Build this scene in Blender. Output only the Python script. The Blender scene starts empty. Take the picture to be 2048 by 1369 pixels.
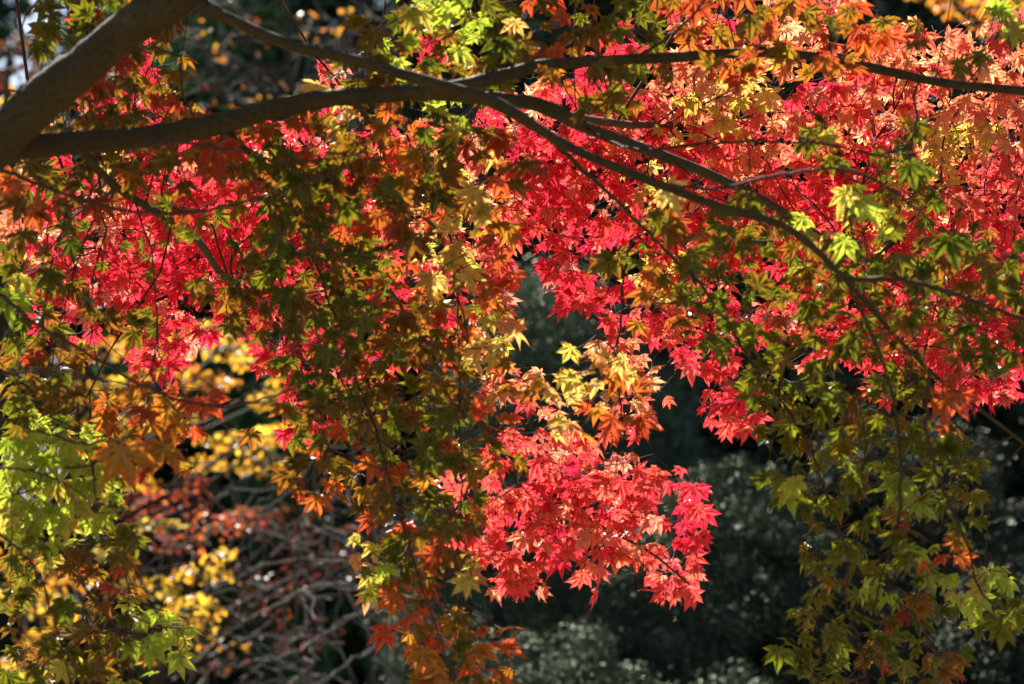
import bpy, math, random
import numpy as np
from mathutils import Vector
R = math.radians
rng = np.random.default_rng(11)
random.seed(11)
C = bpy.context.scene.collection

# ------------------------------------------------------------------ camera
LENS, SENSOR = 100.0, 36.0
TILT = R(7.0)
CAM = np.array((0.0, 0.0, 1.6))
cd = bpy.data.cameras.new('camera')
cd.lens, cd.sensor_width = LENS, SENSOR
cd.clip_start, cd.clip_end = 0.05, 2000
cd.dof.use_dof = True
cd.dof.focus_distance = 5.2
cd.dof.aperture_fstop = 5.4
cam = bpy.data.objects.new('camera', cd)
C.objects.link(cam)
cam.location = CAM
cam.rotation_euler = (R(90) + TILT, 0, 0)
bpy.context.scene.camera = cam
FW = np.array((0, math.cos(TILT), math.sin(TILT)))
RT = np.array((1.0, 0, 0))
UP = np.array((0, -math.sin(TILT), math.cos(TILT)))
K = SENSOR / LENS / 2048.0                      # metres per photograph pixel at one metre


def P(px, py, d):
    px, py, d = np.asarray(px, float), np.asarray(py, float), np.asarray(d, float)
    return CAM + d[..., None] * (FW + ((px - 1024) * K)[..., None] * RT - ((py - 684.5) * K)[..., None] * UP)


def to_px(p):
    q = np.asarray(p) - CAM
    d = q @ FW
    return 1024 + (q @ RT) / d / K, 684.5 - (q @ UP) / d / K, d


# ------------------------------------------------------------------ light
SUN_EL, SUN_AZ = R(46), R(-16)                  # behind the trees, a little to the left
SUN = np.array((math.sin(SUN_AZ) * math.cos(SUN_EL), math.cos(SUN_AZ) * math.cos(SUN_EL), math.sin(SUN_EL)))
w = bpy.data.worlds.new('World')
bpy.context.scene.world = w
w.use_nodes = True
nt = w.node_tree
bg = nt.nodes['Background']
sky = nt.nodes.new('ShaderNodeTexSky')
sky.sky_type = 'NISHITA'
sky.sun_disc = False
sky.sun_elevation = SUN_EL
sky.sun_rotation = SUN_AZ
nt.links.new(sky.outputs[0], bg.inputs[0])
bg.inputs[1].default_value = 0.05
sl = bpy.data.lights.new('sun', 'SUN')
sl.energy, sl.angle, sl.color = 5.0, R(0.53), (1.0, 0.95, 0.86)
so = bpy.data.objects.new('sun', sl)
C.objects.link(so)
so.rotation_euler = Vector(SUN).to_track_quat('Z', 'Y').to_euler()
sc = bpy.context.scene
sc.view_settings.view_transform = 'Standard'
sc.view_settings.look = 'None'
sc.view_settings.gamma = 1
sc.view_settings.exposure = 1.5
sc.cycles.max_bounces = 7
sc.cycles.diffuse_bounces = 4
sc.cycles.glossy_bounces = 2
sc.cycles.transmission_bounces = 6
sc.cycles.use_denoising = True
sc.cycles.sample_clamp_indirect = 6


# ------------------------------------------------------------------ materials
def leaf_material(name, gloss=0.06, rough=0.35, trans=0.6, refl=0.75, vary=0.25, spec=(1, 1, 1)):
    m = bpy.data.materials.new(name)
    m.use_nodes = True
    n, l = m.node_tree.nodes, m.node_tree.links
    n.clear()
    out = n.new('ShaderNodeOutputMaterial')
    at = n.new('ShaderNodeAttribute'); at.attribute_name = 'leaf_colour'
    tc = n.new('ShaderNodeTexCoord')
    nz = n.new('ShaderNodeTexNoise'); nz.inputs['Scale'].default_value = 90; nz.inputs['Detail'].default_value = 3
    l.new(tc.outputs['Object'], nz.inputs['Vector'])
    mr = n.new('ShaderNodeMapRange')
    mr.inputs['To Min'].default_value = 1 - vary; mr.inputs['To Max'].default_value = 1 + vary
    mr.inputs['From Min'].default_value = 0.3; mr.inputs['From Max'].default_value = 0.7
    l.new(nz.outputs[0], mr.inputs['Value'])
    sc_ = n.new('ShaderNodeVectorMath'); sc_.operation = 'SCALE'
    l.new(at.outputs['Color'], sc_.inputs[0]); l.new(mr.outputs[0], sc_.inputs['Scale'])
    df = n.new('ShaderNodeBsdfDiffuse'); tr = n.new('ShaderNodeBsdfTranslucent')
    sc2 = n.new('ShaderNodeVectorMath'); sc2.operation = 'SCALE'; sc2.inputs['Scale'].default_value = refl
    l.new(sc_.outputs[0], sc2.inputs[0]); l.new(sc2.outputs[0], df.inputs['Color'])
    l.new(sc_.outputs[0], tr.inputs['Color'])
    mx = n.new('ShaderNodeMixShader'); mx.inputs[0].default_value = trans
    l.new(df.outputs[0], mx.inputs[1]); l.new(tr.outputs[0], mx.inputs[2])
    gl = n.new('ShaderNodeBsdfGlossy'); gl.inputs['Roughness'].default_value = rough
    gl.inputs['Color'].default_value = (*spec, 1)
    lw = n.new('ShaderNodeLayerWeight'); lw.inputs['Blend'].default_value = 0.2
    ml = n.new('ShaderNodeMath'); ml.operation = 'MULTIPLY_ADD'
    ml.inputs[1].default_value = gloss * 3; ml.inputs[2].default_value = gloss * 0.5
    l.new(lw.outputs['Fresnel'], ml.inputs[0])
    mg = n.new('ShaderNodeMixShader')
    l.new(ml.outputs[0], mg.inputs[0]); l.new(mx.outputs[0], mg.inputs[1]); l.new(gl.outputs[0], mg.inputs[2])
    l.new(mg.outputs[0], out.inputs[0])
    return m


def bark_material(name, c1, c2, c3, scale=14, bump=0.4, rough=0.8, rings=True):
    m = bpy.data.materials.new(name)
    m.use_nodes = True
    n, l = m.node_tree.nodes, m.node_tree.links
    b = n['Principled BSDF']
    b.inputs['Roughness'].default_value = rough
    b.inputs['Specular IOR Level'].default_value = 0.3
    tc = n.new('ShaderNodeTexCoord')
    nz = n.new('ShaderNodeTexNoise'); nz.inputs['Scale'].default_value = scale; nz.inputs['Detail'].default_value = 8
    nz.inputs['Roughness'].default_value = 0.65
    l.new(tc.outputs['Object'], nz.inputs['Vector'])
    rp = n.new('ShaderNodeValToRGB')
    rp.color_ramp.elements[0].position, rp.color_ramp.elements[0].color = 0.32, (*c1, 1)
    rp.color_ramp.elements[1].position, rp.color_ramp.elements[1].color = 0.6, (*c2, 1)
    e = rp.color_ramp.elements.new(0.72); e.color = (*c3, 1)
    l.new(nz.outputs[0], rp.inputs[0])
    n2 = n.new('ShaderNodeTexNoise'); n2.inputs['Scale'].default_value = scale * 9; n2.inputs['Detail'].default_value = 4
    l.new(tc.outputs['Object'], n2.inputs['Vector'])
    mul = n.new('ShaderNodeMix'); mul.data_type = 'RGBA'; mul.blend_type = 'MULTIPLY'; mul.inputs[0].default_value = 0.7
    r2 = n.new('ShaderNodeValToRGB')
    r2.color_ramp.elements[0].position, r2.color_ramp.elements[0].color = 0.36, (0.45, 0.45, 0.45, 1)
    r2.color_ramp.elements[1].position = 0.5
    l.new(n2.outputs[0], r2.inputs[0])
    l.new(rp.outputs[0], mul.inputs[6]); l.new(r2.outputs[0], mul.inputs[7])
    l.new(mul.outputs[2], b.inputs['Base Color'])
    bp = n.new('ShaderNodeBump'); bp.inputs['Strength'].default_value = bump; bp.inputs['Distance'].default_value = 0.004
    ad = n.new('ShaderNodeMath'); ad.operation = 'ADD'
    l.new(nz.outputs[0], ad.inputs[0]); l.new(n2.outputs[0], ad.inputs[1])
    l.new(ad.outputs[0], bp.inputs['Height']); l.new(bp.outputs[0], b.inputs['Normal'])
    return m


M_MAPLE = leaf_material('maple_leaf', 0.03, 0.4, 0.66, 0.7, 0.2)
M_SMALL = leaf_material('small_autumn_leaf', 0.06, 0.35, 0.7, 0.8, 0.2)
M_EVER = leaf_material('evergreen_leaf', 0.07, 0.5, 0.2, 1.0, 0.3, (0.95, 1.0, 0.82))
M_EVER_DARK = leaf_material('shaded_evergreen_leaf', 0.05, 0.5, 0.2, 1.0, 0.3, (0.95, 1.0, 0.82))  # less glossy copy for the shrubs with shade in their colour
M_NEEDLE = leaf_material('conifer_needle', 0.06, 0.5, 0.3, 1.0, 0.3)
M_BARK = bark_material('maple_bark', (0.042, 0.026, 0.008), (0.063, 0.040, 0.013), (0.092, 0.061, 0.023))
M_TWIG = bark_material('maple_twig', (0.045, 0.02, 0.012), (0.09, 0.035, 0.02), (0.13, 0.06, 0.03), 30, 0.2)
M_GREY = bark_material('grey_twig', (0.09, 0.075, 0.065), (0.18, 0.155, 0.13), (0.30, 0.265, 0.235), 20, 0.2)
M_TRUNK = bark_material('brown_trunk', (0.03, 0.022, 0.015), (0.07, 0.05, 0.035), (0.12, 0.09, 0.07), 6, 0.6)


# ------------------------------------------------------------------ mesh helpers
def mesh_obj(name, V, F, mat, parent=None, col=None, smooth=True):
    """one mesh object from numpy arrays; F is (n,3) or (n,4)"""
    me = bpy.data.meshes.new(name)
    V = np.ascontiguousarray(V, np.float32)
    F = np.ascontiguousarray(F, np.int32)
    k = F.shape[1]
    me.vertices.add(len(V)); me.vertices.foreach_set('co', V.ravel())
    me.loops.add(F.size); me.loops.foreach_set('vertex_index', F.ravel())
    me.polygons.add(len(F))
    me.polygons.foreach_set('loop_start', np.arange(0, F.size, k, dtype=np.int32))
    me.polygons.foreach_set('use_smooth', np.full(len(F), smooth))
    if col is not None:
        a = me.attributes.new('leaf_colour', 'FLOAT_COLOR', 'POINT')
        c4 = np.ones((len(V), 4), np.float32); c4[:, :3] = col
        a.data.foreach_set('color', c4.ravel())
    me.update(calc_edges=True)
    me.materials.append(mat)
    o = bpy.data.objects.new(name, me)
    C.objects.link(o)
    if parent is not None:
        o.parent = parent
        o.matrix_parent_inverse = parent.matrix_basis.inverted()
    return o


def spline(pts, n):
    """Catmull-Rom through pts (m,k) sampled n times per span"""
    p = np.asarray(pts, float)
    p = np.vstack((2 * p[0] - p[1], p, 2 * p[-1] - p[-2]))
    out = []
    t = np.linspace(0, 1, n, endpoint=False)[:, None]
    for i in range(1, len(p) - 2):
        a, b, c, d = p[i - 1], p[i], p[i + 1], p[i + 2]
        out.append(0.5 * (2 * b + (c - a) * t + (2 * a - 5 * b + 4 * c - d) * t ** 2 + (3 * b - a - 3 * c + d) * t ** 3))
    out.append(p[-2][None])
    return np.vstack(out)


def tube(path, rad, sides=12, rough=0.0, seed=0, caps=True):
    path, rad = np.asarray(path, float), np.asarray(rad, float)
    n = len(path)
    T = np.gradient(path, axis=0); T /= np.linalg.norm(T, axis=1)[:, None] + 1e-9
    nrm = np.cross(T[0], (0.31, 0.2, 0.93)); nrm /= np.linalg.norm(nrm)
    N = []
    for i in range(n):
        nrm = nrm - T[i] * (nrm @ T[i]); nrm /= np.linalg.norm(nrm) + 1e-9
        N.append(nrm)
    N = np.array(N); B = np.cross(T, N)
    a = np.linspace(0, 2 * np.pi, sides, endpoint=False)
    g = np.random.default_rng(seed)
    rr = rad[:, None] * np.ones(sides)
    if rough:
        nz = g.normal(0, 1, (n, sides))
        for _ in range(3):
            nz = (nz + np.roll(nz, 1, 0) + np.roll(nz, -1, 0) + np.roll(nz, 1, 1) + np.roll(nz, -1, 1)) / 5
        ring = g.normal(0, 1, n); ring = (ring + np.roll(ring, 1)) / 2
        rr = rr * (1 + rough * (nz * 3 + 0.35 * ring[:, None]))
    V = path[:, None] + rr[..., None] * (np.cos(a)[:, None] * N[:, None] + np.sin(a)[:, None] * B[:, None])
    V = V.reshape(-1, 3)
    i, j = np.meshgrid(np.arange(n - 1), np.arange(sides), indexing='ij')
    j2 = (j + 1) % sides
    F = np.stack((i * sides + j, i * sides + j2, (i + 1) * sides + j2, (i + 1) * sides + j), -1).reshape(-1, 4)
    if caps and rad[-1] > 0.004:
        V = np.vstack((V, path[-1] + T[-1] * rad[-1] * 0.4))
        e = len(V) - 1; q = (n - 1) * sides
        F = np.vstack((F, [(q + k, q + (k + 1) % sides, e, e) for k in range(sides)]))
    return V, F


def sticks(A, B, ra, rb, sides=4, sag=0.0):
    """many straight/sagging thin sticks in one array"""
    A, B = np.asarray(A, float), np.asarray(B, float)
    n = len(A)
    D = B - A; L = np.linalg.norm(D, axis=1)[:, None] + 1e-9; D = D / L
    h = np.where(np.abs(D[:, 2:3]) > 0.9, np.array((1.0, 0, 0)), np.array((0, 0, 1.0)))
    N = np.cross(D, h); N /= np.linalg.norm(N, axis=1)[:, None]
    Bn = np.cross(D, N)
    a = np.linspace(0, 2 * np.pi, sides, endpoint=False)
    mid = (A + B) / 2 + (N * rng.normal(0, 0.05, (n, 1)) + Bn * (rng.normal(0, 0.05, (n, 1)) + sag)) * L
    rings = []
    for c, r in ((A, ra), (mid, (ra + rb) / 2), (B, rb)):
        rings.append(c[:, None] + np.asarray(r)[:, None, None] * (np.cos(a)[None, :, None] * N[:, None] + np.sin(a)[None, :, None] * Bn[:, None]))
    V = np.stack(rings, 1).reshape(-1, 3)
    F = []
    for s in range(2):
        for k in range(sides):
            k2 = (k + 1) % sides
            F.append((s * sides + k, s * sides + k2, (s + 1) * sides + k2, (s + 1) * sides + k))
    F = np.array(F)
    F = (F[None] + (np.arange(n) * 3 * sides)[:, None, None]).reshape(-1, 4)
    return V, F


def join(parts):
    Vs, Fs, o = [], [], 0
    for V, F in parts:
        Vs.append(V); Fs.append(F + o); o += len(V)
    return np.vstack(Vs), np.vstack(Fs)


def thing(name, label, cat, loc=(0, 0, 0), group=None):
    o = bpy.data.objects.new(name, None)
    C.objects.link(o)
    o.location = loc
    o.empty_display_size = 0.2
    o['label'] = label; o['category'] = cat
    if group: o['group'] = group
    bpy.context.view_layer.update()
    return o


# ------------------------------------------------------------------ leaves
def maple_template(g, teeth=True):
    """palmate leaf: base at origin, middle lobe along +y, length 1; returns V, F, radial fraction, vein weight"""
    ang = np.array((-132, -84, -42, 0, 42, 84, 132)) + g.normal(0, 5, 7)
    ln = np.array((0.34, 0.78, 1.0, 1.08, 1.0, 0.78, 0.34)) * (1 + g.normal(0, 0.07, 7))
    V, rad, vein = [(0, 0)], [0.0], [1.0]
    F = []
    def add(r, a, off=0.0, rd=None, vn=0.0):
        a = R(a)
        d = np.array((math.sin(a), math.cos(a))); s = np.array((math.cos(a), -math.sin(a)))
        q = d * r + s * off
        V.append(tuple(q)); rad.append(rd if rd is not None else r); vein.append(vn)
        return len(V) - 1
    sin_ = []
    for k in range(8):
        if k == 0: sin_.append(add(0.10, ang[0] - 34, rd=0.1))
        elif k == 7: sin_.append(add(0.10, ang[6] + 34, rd=0.1))
        else:
            rr = 0.335 if 2 <= k <= 5 else 0.23
            sin_.append(add(rr * (1 + g.normal(0, 0.08)), (ang[k - 1] + ang[k]) / 2, rd=rr))
    wid = 0.172 * (1 + g.normal(0, 0.1))
    for k in range(7):
        L = ln[k]; a = ang[k]
        sc_ = L ** 0.8 if k not in (0, 6) else 0.5
        m1, m2, tip = add(L * 0.42, a, 0, 0.42, 1), add(L * 0.74, a, 0, 0.74, 0.7), add(L * 1.0, a, 0, 1.0, 0.2)
        for sd in (-1, 1):
            s = sin_[k] if sd < 0 else sin_[k + 1]
            prof = ((0.40, 0.92), (0.50, 1.02), (0.53, 0.93), (0.63, 0.82), (0.66, 0.70), (0.76, 0.46), (0.79, 0.36), (0.88, 0.14)) if teeth else \
                   ((0.42, 0.96), (0.54, 0.98), (0.70, 0.64), (0.85, 0.2))
            pts = [add(L * t, a, sd * wid * sc_ * wv, 0.5 + t * 0.4, 0) for t, wv in prof]
            F.append((0, s, m1)); F.append((s, pts[0], m1))
            mids = [m1 if t < 0.62 else m2 for t, _ in prof]
            for q in range(len(pts) - 1):
                F.append((pts[q], pts[q + 1], mids[q]))
                if mids[q] != mids[q + 1]: F.append((pts[q + 1], mids[q + 1], mids[q]))
            F.append((pts[-1], tip, m2))
    V2 = np.array(V)
    r = np.linalg.norm(V2, axis=1)
    z = -0.15 * g.uniform(0.2, 1.6) * r ** 2 + 0.05 * g.normal() * V2[:, 0] * V2[:, 1]
    for k in range(7):
        a = R(ang[k]); d = np.array((math.sin(a), math.cos(a)))
        along = V2 @ d; off = np.abs(V2 @ np.array((d[1], -d[0])))
        on = (along > 0.3) & (off < 0.2)
        z += np.where(on, off * 0.28 - np.clip(along - 0.5, 0, 1) * 0.2 * g.uniform(-0.4, 1.4), 0)
    return np.column_stack((V2, z)), np.array(F), np.array(rad), np.array(vein)


def oval_template(g, wide=0.62, n=8):
    a = np.linspace(0, 2 * np.pi, n, endpoint=False)
    x = np.sin(a) * wide / 2 * (1 + 0.15 * np.cos(a)); y = 0.5 - 0.5 * np.cos(a)
    V = np.column_stack((x, y, np.abs(x) * 0.5 - 0.15 * y ** 2))
    V = np.vstack(((0, 0.5, 0.0), V))
    F = np.array([(0, 1 + k, 1 + (k + 1) % n) for k in range(n)])
    return V, F, np.r_[0, np.ones(n) * 0.8], np.zeros(n + 1)


def diamond_template(g, wide=0.4):
    V = np.array(((0, 0, 0), (wide / 2, 0.45, 0.06), (0, 1, -0.08), (-wide / 2, 0.45, 0.06)))
    return V, np.array(((0, 1, 2), (0, 2, 3))), np.array((0, 0.5, 1, 0.5)), np.zeros(4)


G = np.random.default_rng(5)
T_FINE = [maple_template(G, True) for _ in range(14)]
T_COARSE = [maple_template(G, False) for _ in range(14)]
T_OVAL = [oval_template(G, w_) for w_ in (0.55, 0.65, 0.75)]
T_DIA = [diamond_template(G, w_) for w_ in (0.3, 0.42, 0.55)]


def unit(v):
    return v / (np.linalg.norm(v, axis=-1, keepdims=True) + 1e-9)


def leaves(pos, nrm, tip, size, c_in, c_out, templates):
    """all leaves as one mesh: pos (n,3), nrm, tip direction, size, inner and outer colours (n,3)"""
    n = len(pos)
    nrm = unit(nrm)
    y = unit(tip - nrm * np.sum(tip * nrm, 1)[:, None])
    x = np.cross(y, nrm)
    pick = rng.integers(0, len(templates), n)
    Vs, Fs, Cs, o = [], [], [], 0
    for t, (tv, tf, tr, tvein) in enumerate(templates):
        i = np.where(pick == t)[0]
        if not len(i): continue
        s = size[i][:, None, None]
        wx = rng.uniform(0.85, 1.1, len(i))[:, None, None]
        V = pos[i][:, None] + s * (tv[None, :, 0:1] * wx * x[i][:, None] + tv[None, :, 1:2] * y[i][:, None]
                                   + tv[None, :, 2:3] * rng.uniform(0.3, 1.7, len(i))[:, None, None] * nrm[i][:, None])
        f = np.clip(tr[None, :, None] + rng.normal(0, 0.12, (len(i), len(tr), 1)), 0, 1) ** 1.4
        col = c_in[i][:, None] * (1 - f) + c_out[i][:, None] * f
        col = col * (1 + 0.22 * tvein[None, :, None])
        Vs.append(V.reshape(-1, 3)); Cs.append(col.reshape(-1, 3))
        Fs.append((tf[None] + (o + np.arange(len(i)) * len(tv))[:, None, None]).reshape(-1, 3))
        o += len(i) * len(tv)
    return np.vstack(Vs), np.vstack(Fs), np.clip(np.vstack(Cs), 0, 0.95)


# palettes: (centre colour, lobe-tip colour, weight); some carry sunlight or shade in the colour
PAL = {
    'g': [((0.150, 0.152, 0.007), (0.158, 0.13, 0.007), 5), ((0.18, 0.145, 0.009), (0.28, 0.095, 0.011), 2), ((0.12, 0.142, 0.008), (0.12, 0.13, 0.007), 2), ((0.25, 0.135, 0.011), (0.34, 0.075, 0.011), 0.8)],  # greens darkened: shade of the front layer put into the colour
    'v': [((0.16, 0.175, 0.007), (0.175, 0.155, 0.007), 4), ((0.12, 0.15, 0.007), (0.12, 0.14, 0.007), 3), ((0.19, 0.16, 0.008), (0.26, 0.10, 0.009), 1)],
    'l': [((0.46, 0.54, 0.05), (0.46, 0.49, 0.04), 4), ((0.52, 0.48, 0.06), (0.58, 0.36, 0.05), 1.5), ((0.34, 0.46, 0.03), (0.36, 0.44, 0.03), 2)],  # sunlit version of the greens, sun put into the colour
    'b': [((0.22, 0.13, 0.010), (0.31, 0.08, 0.010), 3), ((0.16, 0.13, 0.008), (0.23, 0.09, 0.009), 2), ((0.44, 0.075, 0.018), (0.48, 0.055, 0.018), 1.2)],
    'o': [((0.56, 0.16, 0.02), (0.60, 0.09, 0.018), 3), ((0.62, 0.10, 0.025), (0.62, 0.065, 0.02), 3.5), ((0.40, 0.21, 0.014), (0.52, 0.12, 0.014), 2.5), ((0.26, 0.19, 0.012), (0.43, 0.13, 0.014), 2)],
    'y': [((0.85, 0.58, 0.13), (0.85, 0.42, 0.10), 3), ((0.66, 0.60, 0.08), (0.74, 0.48, 0.08), 2), ((0.88, 0.42, 0.12), (0.85, 0.3, 0.10), 1)],
    'a': [((0.93, 0.36, 0.15), (0.93, 0.24, 0.11), 3), ((0.93, 0.22, 0.11), (0.93, 0.14, 0.09), 3), ((0.93, 0.52, 0.24), (0.93, 0.38, 0.18), 1.2)],  # lit version of the orange: sun and sheen put into the colour
    'c': [((0.93, 0.15, 0.09), (0.93, 0.10, 0.08), 3), ((0.92, 0.08, 0.075), (0.90, 0.055, 0.07), 3.5), ((0.94, 0.32, 0.18), (0.94, 0.22, 0.14), 1.3)],  # pale last variant stands in for lit highlights
    'r': [((0.90, 0.045, 0.07), (0.88, 0.03, 0.062), 5), ((0.90, 0.09, 0.07), (0.90, 0.06, 0.065), 2), ((0.85, 0.025, 0.065), (0.85, 0.02, 0.06), 2), ((0.94, 0.3, 0.2), (0.94, 0.16, 0.14), 1.2)],  # pale last variant paints the highlights of strongly lit leaves
}


LEAF_WORDS = {'g': 'olive green leaves darkened as in shade', 'v': 'yellow green leaves hanging in a loose drape', 'l': 'lime green leaves with sunlight put into the colour', 'b': 'brownish olive leaves', 'o': 'orange leaves',
              'y': 'golden yellow leaves', 'a': 'orange leaves with a sunlit glow put into the colour', 'c': 'coral red leaves', 'r': 'glowing crimson leaves'}


def palette(keys):
    ci, co = np.zeros((len(keys), 3)), np.zeros((len(keys), 3))
    for i, k in enumerate(keys):
        p = PAL[k]
        ws = np.array([q[2] for q in p], float)
        a, b, _ = p[rng.choice(len(p), p=ws / ws.sum())]
        v = rng.normal(1, 0.12)
        ci[i] = np.array(a) * v; co[i] = np.array(b) * v
    return ci, co


# leaf maps of the maple: 64 photograph pixels a cell; capitals are dense, lower case sparse
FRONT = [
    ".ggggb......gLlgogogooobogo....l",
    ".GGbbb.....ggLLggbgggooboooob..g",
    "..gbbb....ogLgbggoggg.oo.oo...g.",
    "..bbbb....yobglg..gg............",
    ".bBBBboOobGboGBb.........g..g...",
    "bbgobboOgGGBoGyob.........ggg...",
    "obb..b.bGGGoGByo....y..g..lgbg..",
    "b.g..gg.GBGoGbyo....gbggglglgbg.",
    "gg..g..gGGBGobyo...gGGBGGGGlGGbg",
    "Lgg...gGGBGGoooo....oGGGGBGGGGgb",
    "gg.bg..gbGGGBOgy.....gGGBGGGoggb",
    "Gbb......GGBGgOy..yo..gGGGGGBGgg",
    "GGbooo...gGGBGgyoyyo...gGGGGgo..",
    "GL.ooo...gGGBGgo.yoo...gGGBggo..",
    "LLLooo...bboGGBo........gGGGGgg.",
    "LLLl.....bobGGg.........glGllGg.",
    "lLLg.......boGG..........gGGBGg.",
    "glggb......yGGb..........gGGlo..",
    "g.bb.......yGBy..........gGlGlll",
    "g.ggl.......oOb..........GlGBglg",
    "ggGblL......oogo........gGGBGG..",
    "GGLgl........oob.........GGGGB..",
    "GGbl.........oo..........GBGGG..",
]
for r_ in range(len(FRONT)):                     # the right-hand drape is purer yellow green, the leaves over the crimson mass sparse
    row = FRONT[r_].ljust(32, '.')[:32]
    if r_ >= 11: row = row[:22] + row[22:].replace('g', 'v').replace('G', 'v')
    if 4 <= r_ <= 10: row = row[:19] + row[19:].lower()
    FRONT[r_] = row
BACK = [
    ".....................oc.oco....c",
    "..r.r........r.....r.rrcoo.cococ",
    "...rr.....c..r....rRcOoyo.oCOOOO",
    "..rrr..........roRRROAYYoRCORoOO",
    "....rr.crrrrcoroRRROCYOCOOOCOYYO",
    "..ryRRoorRRrrycoRRRRrRCOcRrRoYOC",
    ".rRoRRRRRRRryyooCRRrYRRRRRRRyOCC",
    "OoRoRRRRRRRroYoCRRrRRRRCRRCyRRCR",
    "oRCRRRRRRRrrrycC.Rr.YRRRRRCCRRRR",
    ".RRRRRRRRrrrrcrC.rRrYCr.rRCRRCRR",
    ".rr.RRrrrRrrrryo...cRCRRRRRRRCRR",
    "....Rr..Rrrrr.oy..yo.rR..cRRCRRR",
    ".........Rrr...oo..co.Rc...c.cRR",
    ".........Rr.....co.co.cc........",
    "...............rcCcc............",
    "..............ccCRCccr..........",
    "..............cCRCCRcr..........",
    "..............cCcRcCcr..........",
    "...............cC.c.cC..........",
    "................................",
    "................................",
    "................................",
    "................................",
]


def cell(mp, px, py):
    i = np.clip((np.asarray(py) // 64).astype(int), 0, len(mp) - 1)
    j = np.clip((np.asarray(px) // 64).astype(int), 0, 31)
    return [mp[a][b] for a, b in zip(i, j)]


def scatter(mp, per_dense, per_thin):
    px, py, key = [], [], []
    for r, row in enumerate(mp):
        for c, k in enumerate(row):
            if k == '.': continue
            lam = per_dense if k.isupper() else per_thin
            n = int(lam) + (rng.random() < lam - int(lam))
            for _ in range(n):
                px.append((c + rng.random()) * 64); py.append((r + rng.random()) * 64)
    px, py = np.array(px), np.array(py)
    # colour key read with some spill so that the cells do not show
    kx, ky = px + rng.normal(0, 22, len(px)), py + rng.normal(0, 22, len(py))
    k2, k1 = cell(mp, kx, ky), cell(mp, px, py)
    return px, py, [(a if a != '.' else b).lower() for a, b in zip(k2, k1)]


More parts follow.
